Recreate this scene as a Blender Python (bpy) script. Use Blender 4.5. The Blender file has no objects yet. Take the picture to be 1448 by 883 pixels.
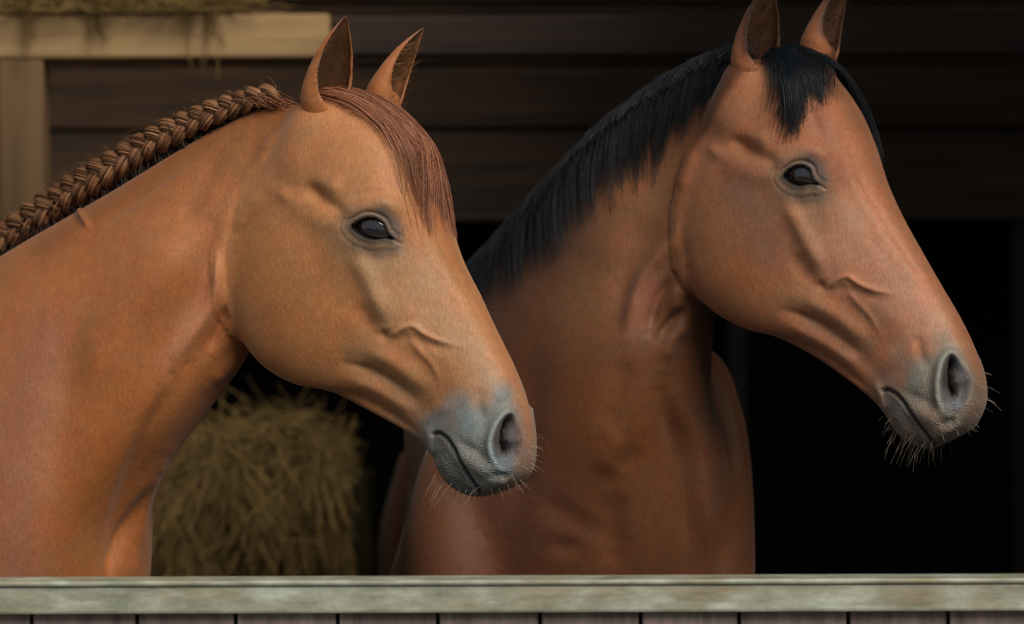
import bpy, bmesh, math, random
import numpy as np
from mathutils import Vector, Matrix

random.seed(4)
RNG = np.random.default_rng(7)
SC = bpy.context.scene
COL = SC.collection

# ------------------------------------------------------------------ camera, sky, light, exposure
CAM_POS = np.array([0.0, -5.0, 1.6])
PXM = 960.0                                   # photo pixels per metre at y = 0
cam_d = bpy.data.cameras.new('camera')
cam = bpy.data.objects.new('camera', cam_d)
COL.objects.link(cam)
cam.location = CAM_POS
cam.rotation_euler = (math.radians(90), math.radians(0.2), 0)
cam_d.sensor_width = 36.0
cam_d.lens = 36.0 * 5.0 / (1448 / PXM)
cam_d.clip_end = 60
cam_d.dof.use_dof = True
cam_d.dof.focus_distance = 4.93
cam_d.dof.aperture_fstop = 2.9
SC.camera = cam

world = bpy.data.worlds.new('overcast_sky')
SC.world = world
world.use_nodes = True
bg = world.node_tree.nodes['Background']
bg.inputs[0].default_value = (0.80, 0.90, 1.0, 1)
bg.inputs[1].default_value = 0.45

sun_d = bpy.data.lights.new('sun', 'SUN')
sun_d.energy = 3.4
sun_d.angle = math.radians(38)
sun_d.color = (1.0, 0.95, 0.88)
sun = bpy.data.objects.new('sun', sun_d)
COL.objects.link(sun)
sun.rotation_euler = Vector((-0.44, 0.78, -0.80)).to_track_quat('-Z', 'Y').to_euler()

vs = SC.view_settings
vs.view_transform = 'Standard'
vs.look = 'None'
vs.gamma = 1.0
vs.use_curve_mapping = False
vs.exposure = 0.0

# ------------------------------------------------------------------ small helpers
def at(px, py, y=0.0):
    """photo pixel at depth y -> point in the stable"""
    k = (y + 5.0) / 5.0 / PXM
    return np.array([(px - 724.0) * k, y, 1.6 - (py - 441.5) * k])

def to_px(P):
    k = PXM * 5.0 / (P[:, 1] + 5.0)
    return np.stack([724.0 + P[:, 0] * k, 441.5 - (P[:, 2] - 1.6) * k], 1)

def unit(v):
    v = np.asarray(v, float)
    return v / (np.linalg.norm(v, axis=-1, keepdims=True) + 1e-12)

def sstep(a, b, x):
    t = np.clip((x - a) / (b - a), 0, 1)
    return t * t * (3 - 2 * t)

def link(name, me, mat=None, parent=None):
    o = bpy.data.objects.new(name, me)
    COL.objects.link(o)
    if mat is not None and me is not None and hasattr(me, 'materials') and not me.materials:
        me.materials.append(mat)
    if parent is not None:
        o.parent = parent
    return o

def tag(o, label=None, cat=None, group=None, kind=None):
    if label: o['label'] = label
    if cat: o['category'] = cat
    if group: o['group'] = group
    if kind: o['kind'] = kind
    return o

def mesh_from(name, V, F, smooth=True):
    me = bpy.data.meshes.new(name)
    V = np.asarray(V, float)
    me.from_pydata(V.tolist(), [], [list(map(int, f)) for f in F])
    if smooth:
        me.polygons.foreach_set('use_smooth', np.ones(len(me.polygons), bool))
    me.update()
    return me

def quads_mesh(name, V, Q, smooth=True):
    """fast build of an all-quad mesh from arrays"""
    me = bpy.data.meshes.new(name)
    V = np.asarray(V, np.float32); Q = np.asarray(Q, np.int32)
    me.vertices.add(len(V)); me.vertices.foreach_set('co', V.ravel())
    me.loops.add(Q.size); me.loops.foreach_set('vertex_index', Q.ravel())
    me.polygons.add(len(Q))
    me.polygons.foreach_set('loop_start', np.arange(len(Q), dtype=np.int32) * 4)
    me.polygons.foreach_set('use_smooth', np.full(len(Q), smooth))
    me.update(calc_edges=True)
    return me

def set_color(me, name, C):
    a = me.color_attributes.new(name, 'FLOAT_COLOR', 'POINT')
    C = np.concatenate([C, np.ones((len(C), 1))], 1).astype(np.float32)
    a.data.foreach_set('color', C.ravel())

def srgb(r, g, b):
    c = np.array([r, g, b], float) / 255.0
    return np.where(c <= 0.04045, c / 12.92, ((c + 0.055) / 1.055) ** 2.4)

def catmull(tab, t):
    """tab (n, ...) at float positions t -> interpolated"""
    tab = np.asarray(tab, float)
    n = len(tab)
    t = np.clip(np.asarray(t, float), 0, n - 1 - 1e-9)
    i = np.floor(t).astype(int)
    f = t - i
    p0 = tab[np.maximum(i - 1, 0)]; p1 = tab[i]
    p2 = tab[np.minimum(i + 1, n - 1)]; p3 = tab[np.minimum(i + 2, n - 1)]
    f = f.reshape(f.shape + (1,) * (tab.ndim - 1))
    return 0.5 * (2 * p1 + (p2 - p0) * f + (2 * p0 - 5 * p1 + 4 * p2 - p3) * f ** 2 + (3 * p1 - p0 - 3 * p2 + p3) * f ** 3)

# ------------------------------------------------------------------ materials
def new_mat(name):
    m = bpy.data.materials.new(name)
    m.use_nodes = True
    nt = m.node_tree
    return m, nt, nt.nodes['Principled BSDF']

def ramp(nt, fac, stops):
    r = nt.nodes.new('ShaderNodeValToRGB')
    el = r.color_ramp.elements
    while len(el) > 1: el.remove(el[-1])
    for i, (p, c) in enumerate(stops):
        e = el[0] if i == 0 else el.new(p)
        e.position = p; e.color = (*c, 1)
    nt.links.new(fac, r.inputs[0])
    return r.outputs[0]

def noise(nt, vec, scale, detail=4, rough=0.55):
    n = nt.nodes.new('ShaderNodeTexNoise')
    n.inputs['Scale'].default_value = scale
    n.inputs['Detail'].default_value = detail
    n.inputs['Roughness'].default_value = rough
    if vec is not None: nt.links.new(vec, n.inputs['Vector'])
    return n.outputs[0]

def mapping(nt, scale=(1, 1, 1), rot=(0, 0, 0), kind='Object'):
    tc = nt.nodes.new('ShaderNodeTexCoord')
    mp = nt.nodes.new('ShaderNodeMapping')
    mp.inputs['Scale'].default_value = scale
    mp.inputs['Rotation'].default_value = rot
    nt.links.new(tc.outputs[kind], mp.inputs['Vector'])
    return mp.outputs[0]

def bump(nt, h, strength, dist, bsdf, prev=None):
    b = nt.nodes.new('ShaderNodeBump')
    b.inputs['Strength'].default_value = strength
    b.inputs['Distance'].default_value = dist
    nt.links.new(h, b.inputs['Height'])
    if prev is not None: nt.links.new(prev, b.inputs['Normal'])
    nt.links.new(b.outputs[0], bsdf.inputs['Normal'])
    return b.outputs[0]

def mixc(nt, a, b, fac, mode='MIX'):
    m = nt.nodes.new('ShaderNodeMix')
    m.data_type = 'RGBA'; m.blend_type = mode
    for sock, v in ((m.inputs[0], fac), (m.inputs[6], a), (m.inputs[7], b)):
        if hasattr(v, 'type') and hasattr(v, 'node'): nt.links.new(v, sock)
        elif isinstance(v, (int, float)): sock.default_value = v
        else: sock.default_value = (*v, 1)
    return m.outputs[2]

def wood(name, dark, light, axis=0, scale=1.0, rough=0.75, moss=None):
    m, nt, b = new_mat(name)
    s = [14 * scale] * 3; s[axis] = 0.9 * scale
    v = mapping(nt, s)
    oi = nt.nodes.new('ShaderNodeObjectInfo')
    add = nt.nodes.new('ShaderNodeVectorMath'); add.operation = 'ADD'
    comb = nt.nodes.new('ShaderNodeCombineXYZ')
    mul = nt.nodes.new('ShaderNodeMath'); mul.operation = 'MULTIPLY'; mul.inputs[1].default_value = 37.0
    nt.links.new(oi.outputs['Random'], mul.inputs[0])
    for k in range(3): nt.links.new(mul.outputs[0], comb.inputs[k])
    nt.links.new(v, add.inputs[0]); nt.links.new(comb.outputs[0], add.inputs[1])
    v = add.outputs[0]
    n = noise(nt, v, 3.0, 6, 0.62)
    c = ramp(nt, n, [(0.3, dark), (0.7, light)])
    n2 = noise(nt, v, 0.45, 3)
    c = mixc(nt, c, [0.55 * x for x in dark], ramp(nt, n2, [(0.45, (0, 0, 0)), (0.75, (0.8, 0.8, 0.8))]))
    mr = nt.nodes.new('ShaderNodeMapRange')
    mr.inputs[3].default_value = 0.8; mr.inputs[4].default_value = 1.2
    nt.links.new(oi.outputs['Random'], mr.inputs[0])
    hs = nt.nodes.new('ShaderNodeHueSaturation')
    nt.links.new(mr.outputs[0], hs.inputs['Value']); nt.links.new(c, hs.inputs['Color'])
    c = hs.outputs[0]
    if moss:
        n3 = noise(nt, mapping(nt, (6, 6, 6)), 1.2, 4)
        c = mixc(nt, c, moss, ramp(nt, n3, [(0.48, (0, 0, 0)), (0.66, (0.55, 0.55, 0.55))]))
    nt.links.new(c, b.inputs['Base Color'])
    b.inputs['Roughness'].default_value = rough
    bump(nt, n, 0.5, 0.004, b)
    return m

def hair_mat(name, c0, c1, rough=0.45, spec=0.4):
    m, nt, b = new_mat(name)
    a = nt.nodes.new('ShaderNodeAttribute'); a.attribute_name = 'tone'
    c = ramp(nt, a.outputs['Fac'], [(0.0, tuple(c0)), (1.0, tuple(c1))])
    nt.links.new(c, b.inputs['Base Color'])
    b.inputs['Roughness'].default_value = rough
    b.inputs['Specular IOR Level'].default_value = spec
    return m

def coat_mat(name, grain=0.22, sheen=0.15, spec=0.26, rough=0.55):
    m, nt, b = new_mat(name)
    a = nt.nodes.new('ShaderNodeAttribute'); a.attribute_name = 'coat'
    k = nt.nodes.new('ShaderNodeAttribute'); k.attribute_name = 'skin'
    v = mapping(nt, (1, 1, 1))
    big = noise(nt, v, 9.0, 4, 0.6)
    fine = noise(nt, mapping(nt, (330, 330, 120), (0, 0.6, 0)), 1.0, 2, 0.7)
    mid = noise(nt, v, 60.0, 3, 0.6)
    c = mixc(nt, a.outputs['Color'], (0.16, 0.052, 0.016), ramp(nt, big, [(0.42, (0, 0, 0)), (0.78, (0.32, 0.32, 0.32))]))
    hue = noise(nt, v, 26.0, 3, 0.6)
    c = mixc(nt, c, ramp(nt, hue, [(0.35, (1.06, 0.94, 0.88)), (0.65, (0.95, 1.04, 1.06))]), 0.8, 'MULTIPLY')
    c = mixc(nt, c, ramp(nt, fine, [(0.3, (0.78, 0.76, 0.73)), (0.7, (1.22, 1.22, 1.22))]), 0.65, 'MULTIPLY')
    c = mixc(nt, c, ramp(nt, mid, [(0.3, (0.88, 0.87, 0.86)), (0.7, (1.10, 1.10, 1.10))]), 0.7, 'MULTIPLY')
    nt.links.new(c, b.inputs['Base Color'])
    b.inputs['Roughness'].default_value = rough
    b.inputs['Specular IOR Level'].default_value = spec
    b.inputs['Sheen Weight'].default_value = sheen
    b.inputs['Sheen Roughness'].default_value = 0.45
    b.inputs['Sheen Tint'].default_value = (1.0, 0.86, 0.74, 1)
    n1 = bump(nt, fine, 0.45, 0.0013, b)
    n2 = bump(nt, mid, 0.25, 0.002, b, n1)
    wr = nt.nodes.new('ShaderNodeTexVoronoi'); wr.feature = 'DISTANCE_TO_EDGE'
    wr.inputs['Scale'].default_value = 1.0
    warp = nt.nodes.new('ShaderNodeVectorMath'); warp.operation = 'ADD'
    wn = nt.nodes.new('ShaderNodeTexNoise'); wn.inputs['Scale'].default_value = 60
    nt.links.new(v, wn.inputs['Vector'])
    mv = mapping(nt, (120, 120, 260), (0, -0.5, 0))
    nt.links.new(mv, warp.inputs[0]); nt.links.new(wn.outputs[1], warp.inputs[1])
    nt.links.new(warp.outputs[0], wr.inputs['Vector'])
    sm = ramp(nt, wr.outputs[0], [(0.0, (0, 0, 0)), (0.3, (1, 1, 1))])
    bw = nt.nodes.new('ShaderNodeBump')
    bw.inputs['Distance'].default_value = 0.0006
    nt.links.new(k.outputs['Fac'], bw.inputs['Strength'])
    nt.links.new(sm, bw.inputs['Height']); nt.links.new(n2, bw.inputs['Normal'])
    nt.links.new(bw.outputs[0], b.inputs['Normal'])
    return m

def plain(name, c, rough=0.6, spec=0.5):
    m, nt, b = new_mat(name)
    n = noise(nt, mapping(nt, (1, 1, 1)), 40.0, 3)
    cc = mixc(nt, [x * 0.8 for x in c], [min(1, x * 1.2) for x in c], n)
    nt.links.new(cc, b.inputs['Base Color'])
    b.inputs['Roughness'].default_value = rough
    b.inputs['Specular IOR Level'].default_value = spec
    return m

M_BOARD = wood('dark_board_wood', srgb(44, 30, 17), srgb(104, 72, 42), 0)
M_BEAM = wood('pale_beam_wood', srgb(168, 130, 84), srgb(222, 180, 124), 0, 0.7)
M_POST = wood('pale_post_wood', srgb(112, 84, 50), srgb(172, 132, 86), 2, 0.7)
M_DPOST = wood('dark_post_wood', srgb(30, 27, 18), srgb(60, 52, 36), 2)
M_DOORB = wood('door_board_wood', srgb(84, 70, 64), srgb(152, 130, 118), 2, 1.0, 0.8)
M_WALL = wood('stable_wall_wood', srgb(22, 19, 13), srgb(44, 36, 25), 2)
M_CEIL = wood('stable_roof_wood', srgb(40, 32, 22), srgb(74, 58, 40), 1)
M_FLOOR = plain('earth_floor', srgb(60, 50, 38), 0.9, 0.2)
M_GROUND = plain('yard_ground', srgb(84, 80, 72), 0.9, 0.2)
M_OUT = wood('outer_wall_wood', srgb(70, 52, 40), srgb(120, 92, 70), 2)

def rail_mat():
    m, nt, b = new_mat('weathered_rail')
    v = mapping(nt, (9, 14, 24))
    n = noise(nt, v, 1.6, 6, 0.65)
    c = ramp(nt, n, [(0.28, srgb(112, 116, 96)), (0.5, srgb(152, 152, 130)), (0.72, srgb(186, 190, 172))])
    n2 = noise(nt, mapping(nt, (3, 10, 12)), 1.7, 5)
    c = mixc(nt, c, tuple(srgb(140, 116, 82)), ramp(nt, n2, [(0.5, (0, 0, 0)), (0.72, (0.7, 0.7, 0.7))]))
    n3 = noise(nt, mapping(nt, (6.0, 8, 40)), 2.0, 5)
    c = mixc(nt, c, tuple(srgb(86, 84, 66)), ramp(nt, n3, [(0.55, (0, 0, 0)), (0.75, (0.6, 0.6, 0.6))]))
    nt.links.new(c, b.inputs['Base Color'])
    b.inputs['Roughness'].default_value = 0.5
    b.inputs['Metallic'].default_value = 0.15
    bump(nt, n, 0.3, 0.003, b)
    return m
M_RAIL = rail_mat()

def straw_mat(name, c0, c1):
    return hair_mat(name, c0, c1, 0.7, 0.25)
M_HAY = straw_mat('dry_hay', srgb(90, 70, 38), srgb(190, 156, 96))
M_HAYCORE = plain('hay_core', srgb(46, 40, 24), 0.9, 0.1)  # dark core: shade on the front of the stack put into the colour

# ------------------------------------------------------------------ the stable
def box_mesh(name, x0, x1, y0, y1, z0, z1, bev=0.004, wob=0.0, seed=0):
    bm = bmesh.new()
    bmesh.ops.create_cube(bm, size=1.0)
    for v in bm.verts:
        v.co = Vector(((x0 + x1) / 2 + v.co.x * (x1 - x0), (y0 + y1) / 2 + v.co.y * (y1 - y0), (z0 + z1) / 2 + v.co.z * (z1 - z0)))
    if bev > 0:
        bmesh.ops.bevel(bm, geom=bm.edges[:], offset=bev, segments=2, profile=0.6, affect='EDGES')
    me = bpy.data.meshes.new(name)
    bm.to_mesh(me); bm.free()
    return me

def slab(name, lo, hi, mat, parent=None, bev=0.004, kind=None):
    """a box whose origin sits at its own centre"""
    lo = np.array(lo, float); hi = np.array(hi, float)
    c = (lo + hi) / 2; h = (hi - lo) / 2
    me = box_mesh(name, -h[0], h[0], -h[1], h[1], -h[2], h[2], bev)
    o = link(name, me, mat, parent)
    o.location = c
    if kind: o['kind'] = kind
    return o

Y0, Y1 = -0.42, 4.6           # inner faces of front and back wall
X0, X1 = -2.3, 2.6
ZC = 3.0
slab('floor', (X0, Y0, -0.1), (X1, Y1, 0.0), M_FLOOR, kind='structure', bev=0)
slab('ground', (-9, -12, -0.14), (9, Y0 - 0.1, -0.02), M_GROUND, kind='structure', bev=0)
ce = tag(bpy.data.objects.new('ceiling', None), kind='structure'); COL.objects.link(ce)
RX0, RX1, RY0, RY1 = -1.6, 0.4, 0.28, 1.22      # unseen roof opening, added and sized to light beam and hay
for lo, hi in (((X0 - 0.1, Y0 - 0.1), (X1 + 0.1, RY0)), ((X0 - 0.1, RY1), (X1 + 0.1, Y1 + 0.1)), ((X0 - 0.1, RY0), (RX0, RY1)), ((RX1, RY0), (X1 + 0.1, RY1))):
    slab('roof_panel', (*lo, ZC), (*hi, ZC + 0.06), M_CEIL, ce, bev=0)
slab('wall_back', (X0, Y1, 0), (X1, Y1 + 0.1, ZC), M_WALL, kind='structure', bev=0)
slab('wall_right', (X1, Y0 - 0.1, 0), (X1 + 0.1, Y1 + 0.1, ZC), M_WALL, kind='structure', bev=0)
# left wall with an unseen window opening, added to let daylight onto the beam
wl = tag(bpy.data.objects.new('wall_left', None), kind='structure'); COL.objects.link(wl)
WY0, WY1, WZ0, WZ1 = -0.2, 1.2, 1.7, 2.8
for nm, lo, hi in (('lower_panel', (X0 - 0.1, Y0 - 0.1, 0), (X0, Y1 + 0.1, WZ0)), ('upper_panel', (X0 - 0.1, Y0 - 0.1, WZ1), (X0, Y1 + 0.1, ZC)),
                   ('front_panel', (X0 - 0.1, Y0 - 0.1, WZ0), (X0, WY0, WZ1)), ('rear_panel', (X0 - 0.1, WY1, WZ0), (X0, Y1 + 0.1, WZ1))):
    slab(nm, lo, hi, M_WALL, wl, bev=0)
# front wall round the wide opening above the half door
wf = tag(bpy.data.objects.new('wall_front', None), kind='structure'); COL.objects.link(wf)
OX0, OX1, OZ1 = -1.9, 1.9, 2.85
slab('side_panel', (X0, Y0 - 0.1, 0), (OX0, Y0, ZC), M_OUT, wf, bev=0)
slab('side_panel', (OX1, Y0 - 0.1, 0), (X1, Y0, ZC), M_OUT, wf, bev=0)
slab('header_panel', (OX0, Y0 - 0.1, OZ1), (OX1, Y0, ZC), M_OUT, wf, bev=0)

# half door: top rail and vertical boards
door = tag(bpy.data.objects.new('door_1', None), kind='structure'); COL.objects.link(door)
YR = -0.46                                     # rail front face
zr1 = at(0, 820, YR)[2]; zr0 = at(0, 867, YR)[2]
slab('top_rail', (OX0, YR, zr0), (OX1, YR + 0.07, zr1 - 0.0075), M_RAIL, door, bev=0.004)
slab('rail_cap', (OX0, YR - 0.005, zr1 - 0.007), (OX1, YR + 0.075, zr1), M_RAIL, door, bev=0.003)
edges_px = [-1060, -950, -808, -665, -525, -383, -245, -100, 40, 190, 330, 475, 617, 762, 905, 1045, 1200, 1342, 1485, 1630, 1775, 1920]
for i in range(len(edges_px) - 1):
    a = at(edges_px[i], 0, YR)[0]; b_ = at(edges_px[i + 1], 0, YR)[0]
    dy = random.uniform(0.0, 0.004)
    slab('board', (a + 0.0025, YR + 0.016 + dy, 0.02), (b_ - 0.0025, YR + 0.042, zr0 + 0.004), M_DOORB, door, bev=0.0025)
slab('gap_blocker', (OX0, YR + 0.0425, 0.02), (OX1, YR + 0.06, zr0), M_WALL, door, bev=0)  # added dark sheet that stops light showing in the board gaps

# rear partition of dark horizontal boards with an open dark gap below them
part = tag(bpy.data.objects.new('wall_partition', None), kind='structure'); COL.objects.link(part)
YP = 2.3
for (p0, p1) in ((-215, -130), (-125, 2), (6, 88), (93, 180), (186, 312)):
    zt = at(0, p0, YP)[2]; zb = at(0, p1, YP)[2]
    slab('plank', (X0 + 0.02, YP + random.uniform(0, 0.012), zb), (X1 - 0.02, YP + 0.04, zt), M_BOARD, part)
for px in (1040, 1452):
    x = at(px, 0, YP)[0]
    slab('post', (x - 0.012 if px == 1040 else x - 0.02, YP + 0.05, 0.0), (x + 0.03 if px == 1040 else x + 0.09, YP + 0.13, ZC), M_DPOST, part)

# hay rack frame: pale beam on posts in front of the partition, at the left
YB = 1.55
frame = tag(bpy.data.objects.new('timber_frame', None), 'pale rough timber beam and post behind the braided horse', 'timber frame')
COL.objects.link(frame)
zb1 = at(0, 18, YB)[2]; zb0 = at(0, 80, YB)[2]
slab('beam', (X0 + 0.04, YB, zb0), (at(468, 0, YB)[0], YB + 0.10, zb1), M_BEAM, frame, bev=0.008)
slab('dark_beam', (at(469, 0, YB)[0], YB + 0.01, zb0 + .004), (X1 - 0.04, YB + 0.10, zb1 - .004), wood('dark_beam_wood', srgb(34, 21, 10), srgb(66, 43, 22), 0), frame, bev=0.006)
slab('post', (at(-2, 0, YB)[0], YB + 0.002, 0.0), (at(62, 0, YB)[0], YB + 0.09, zb0 - 0.002), M_POST, frame, bev=0.006)
zc1 = at(0, 286, YB)[2]; zc0 = at(0, 330, YB)[2]
slab('cross_rail', (X0 + 0.04, YB + 0.004, zc0), (at(-3, 0, YB)[0], YB + 0.08, zc1), M_BEAM, frame, bev=0.006)

# ------------------------------------------------------------------ tubes for hair, hay, whiskers
def tubes(name, P, r0, r1, mat, parent=None, sides=3, tone=None, flat=None):
    """P (n, k, 3): n strands of k points, tapered"""
    P = np.asarray(P, float)
    n, k, _ = P.shape
    T = np.gradient(P, axis=1)
    T = unit(T)
    ref = np.where(np.abs(T[:, :, 2:3]) > 0.9, np.array([1.0, 0, 0]), np.array([0, 0, 1.0]))
    A = unit(np.cross(T, ref)); B = np.cross(T, A)
    r0 = np.broadcast_to(np.asarray(r0, float), (n,)); r1 = np.broadcast_to(np.asarray(r1, float), (n,))
    f = np.linspace(0, 1, k)[None]
    R = r0[:, None] * (1 - f) + r1[:, None] * f
    ang = np.arange(sides) * 2 * math.pi / sides
    V = P[:, :, None, :] + R[:, :, None, None] * (np.cos(ang)[None, None, :, None] * A[:, :, None, :] + np.sin(ang)[None, None, :, None] * B[:, :, None, :])
    V = V.reshape(-1, 3)
    base = (np.arange(n) * k * sides)[:, None, None]
    i = np.arange(k - 1)[None, :, None]; j = np.arange(sides)[None, None, :]; j2 = (j + 1) % sides
    Q = np.stack([base + i * sides + j, base + i * sides + j2, base + (i + 1) * sides + j2, base + (i + 1) * sides + j], -1).reshape(-1, 4)
    me = quads_mesh(name, V, Q)
    if tone is None: tone = RNG.random(n)
    tn = np.repeat(np.asarray(tone, float), k * sides)
    set_color(me, 'tone', np.stack([tn] * 3, 1))
    o = link(name, me, mat, parent)
    if parent is not None and name != 'braid_strand': o['kind'] = 'stuff'
    return o

# ------------------------------------------------------------------ lofts
class Loft:
    """rings between a dorsal and a ventral line; half widths W given at 11 steps from dorsal to ventral"""
    def __init__(s, D, V, L, W):
        s.D, s.V, s.L, s.W = [np.asarray(a, float) for a in (D, V, L, W)]
    def eval(s, t, q, side, off=0.0):
        t = np.asarray(t, float); q = np.asarray(q, float); side = np.asarray(side, float)
        D = catmull(s.D, t); V = catmull(s.V, t); L = catmull(s.L, t); W = catmull(s.W, t)
        qq = np.clip(q, 0, 1) * 10
        i = np.minimum(np.floor(qq).astype(int), 9); f = qq - i
        g = lambda k: np.take_along_axis(W, np.clip(k, 0, 10)[..., None], -1)[..., 0]
        p1, p2 = g(i), g(i + 1)
        p0 = np.where(i == 0, -g(i * 0 + 1), g(i - 1)); p3 = np.where(i == 9, -g(i * 0 + 9), g(i + 2))
        w = 0.5 * (2 * p1 + (p2 - p0) * f + (2 * p0 - 5 * p1 + 4 * p2 - p3) * f ** 2 + (3 * p1 - p0 - 3 * p2 + p3) * f ** 3)
        v = (1 - np.cos(math.pi * np.clip(q, 0, 1))) / 2
        c = (D + V) / 2
        P = D + (V - D) * v[..., None] + L * (w * side)[..., None]
        if np.any(np.asarray(off) != 0):
            # outward in the ring plane
            P = P + unit(P - (D * 0.5 + V * 0.5) * 0.6 - (D + (V - D) * v[..., None]) * 0.4) * np.asarray(off)[..., None]
        return P
    def mesh(s, nt=70, nq=26):
        n = len(s.D)
        t = np.linspace(0, n - 1, nt)
        q = np.linspace(0, 1, nq)
        qs = np.concatenate([q, q[-2:0:-1]]); sd = np.concatenate([np.ones(nq), -np.ones(nq - 2)])
        m = len(qs)
        P = s.eval(np.repeat(t, m), np.tile(qs, nt), np.tile(sd, nt))
        i = np.arange(nt - 1)[:, None]; j = np.arange(m)[None]; j2 = (j + 1) % m
        F = np.stack([i * m + j, i * m + j2, (i + 1) * m + j2, (i + 1) * m + j], -1).reshape(-1, 4).tolist()
        F.append(list(range(m - 1, -1, -1))); F.append(list(range((nt - 1) * m, nt * m)))
        return P, F

ELL = np.sin(np.pi * np.linspace(0, 1, 11))
FULL = np.array([0, .46, .74, .9, .98, 1, .98, .9, .74, .46, 0])

def limb(pts, rads, nt=40, ns=20):
    """round tapered limb"""
    pts = np.asarray(pts, float); rads = np.asarray(rads, float)
    t = np.linspace(0, len(pts) - 1, nt)
    C = catmull(pts, t); R = catmull(rads, t)
    T = unit(np.gradient(C, axis=0))
    A = unit(np.cross(T, np.array([0.3, 1, 0.0]))); B = np.cross(T, A)
    a = np.arange(ns) * 2 * math.pi / ns
    P = (C[:, None] + R[:, None, None] * (np.cos(a)[None, :, None] * A[:, None] + np.sin(a)[None, :, None] * B[:, None])).reshape(-1, 3)
    i = np.arange(nt - 1)[:, None]; j = np.arange(ns)[None]; j2 = (j + 1) % ns
    F = np.stack([i * ns + j, i * ns + j2, (i + 1) * ns + j2, (i + 1) * ns + j], -1).reshape(-1, 4).tolist()
    F.append(list(range(ns - 1, -1, -1))); F.append(list(range((nt - 1) * ns, nt * ns)))
    return P, F

# ------------------------------------------------------------------ anatomy drawn on the side view of the head
# canonical side view (pixels of the braided horse's head); the other head is warped onto it through landmarks
LM_A = np.array([(527, 323), (500, 319), (555, 337), (530, 307), (717, 625), (723, 587), (715, 662), (696, 630), (738, 630), (616, 617), (676, 696), (548, 462), (326, 400), (450, 550), (445, 272), (600, 628)], float)
LM_B = np.array([(1132, 250), (1112, 250), (1157, 262), (1138, 236), (1350, 545), (1347, 505), (1345, 585), (1329, 552), (1372, 546), (1252, 558), (1321, 632), (1166, 395), (966, 345), (1075, 473), (1050, 208), (1240, 567)], float)

def tps(src, dst):
    n = len(src)
    def U(r2): return np.where(r2 > 1e-9, r2 * np.log(r2 + 1e-12), 0.0)
    K = U(((src[:, None] - src[None]) ** 2).sum(-1)) + 40.0 * np.eye(n)
    P = np.concatenate([np.ones((n, 1)), src], 1)
    A = np.block([[K, P], [P.T, np.zeros((3, 3))]])
    w = np.linalg.solve(A, np.concatenate([dst, np.zeros((3, 2))]))
    def f(X):
        out = np.empty((len(X), 2))
        for i in range(0, len(X), 20000):
            x = X[i:i + 20000]
            out[i:i + 20000] = U(((x[:, None] - src[None]) ** 2).sum(-1)) @ w[:n] + w[n] + x @ w[n + 1:]
        return out
    return f

def dpoly(X, pts, closed=False):
    """distance to a polyline"""
    pts = np.asarray(pts, float)
    if closed: pts = np.concatenate([pts, pts[:1]])
    d = np.full(len(X), 1e9)
    for a, b in zip(pts[:-1], pts[1:]):
        ab = b - a
        t = np.clip(((X - a) @ ab) / (ab @ ab), 0, 1)
        d = np.minimum(d, np.hypot(*(X - a - t[:, None] * ab).T))
    return d

def ridge(X, pts, r, hh):
    """soft ridge or groove along a polyline that fades out at both ends"""
    q = smooth_poly(pts, False, 4) if len(pts) > 2 else np.asarray(pts, float)
    seg = np.hypot(*np.diff(q, axis=0).T); cum = np.concatenate([[0], np.cumsum(seg)])
    lo = q.min(0) - 3 * r; hi = q.max(0) + 3 * r
    m = np.all((X > lo) & (X < hi), axis=1)
    out = np.zeros(len(X))
    if not m.any(): return out
    Y = X[m]
    d = np.full(len(Y), 1e9); s = np.zeros(len(Y))
    for i in range(len(q) - 1):
        ab = q[i + 1] - q[i]
        t = np.clip(((Y - q[i]) @ ab) / (ab @ ab + 1e-9), 0, 1)
        dd = np.hypot(*(Y - q[i] - t[:, None] * ab).T)
        k = dd < d
        d[k] = dd[k]; s[k] = (cum[i] + t * seg[i])[k]
    f = min(max(1.6 * r, 0.3 * cum[-1]), 0.5 * cum[-1])
    tp = 0.25 + 0.75 * sstep(0, f, s) * sstep(cum[-1], cum[-1] - f, s)
    out[m] = hh * tp * np.exp(-(d / r) ** 2)
    return out

def inside(X, poly):
    poly = np.asarray(poly, float)
    c = np.zeros(len(X), bool)
    for a, b in zip(poly, np.roll(poly, -1, 0)):
        cond = ((a[1] > X[:, 1]) != (b[1] > X[:, 1]))
        with np.errstate(divide='ignore', invalid='ignore'):
            xi = (b[0] - a[0]) * (X[:, 1] - a[1]) / (b[1] - a[1]) + a[0]
        c ^= cond & (X[:, 0] < xi)
    return c

def smooth_poly(pts, closed=True, n=8):
    pts = np.asarray(pts, float)
    if closed:
        t = np.arange(len(pts) * n) / n
        ext = np.concatenate([pts[-2:], pts, pts[:3]])
        return catmull(ext, t + 2)
    return catmull(pts, np.linspace(0, len(pts) - 1, (len(pts) - 1) * n + 1))

def sdist(X, poly, reach=60.0):
    """signed distance to a closed outline, exact within reach of it"""
    poly = np.asarray(poly, float)
    out = np.full(len(X), 999.0)
    k = np.flatnonzero(np.all((X > poly.min(0) - reach) & (X < poly.max(0) + reach), axis=1))
    if len(k):
        Y = X[k]; d = dpoly(Y, poly, True)
        out[k] = np.where(inside(Y, poly), -d, d)
    return out

def gauss(X, pts, r):
    """soft band of radius r along a polyline"""
    pts = np.asarray(pts, float)
    out = np.zeros(len(X))
    k = np.flatnonzero(np.all((X > pts.min(0) - 3 * r) & (X < pts.max(0) + 3 * r), axis=1))
    if len(k): out[k] = np.exp(-(dpoly(X[k], pts) / r) ** 2)
    return out

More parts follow.
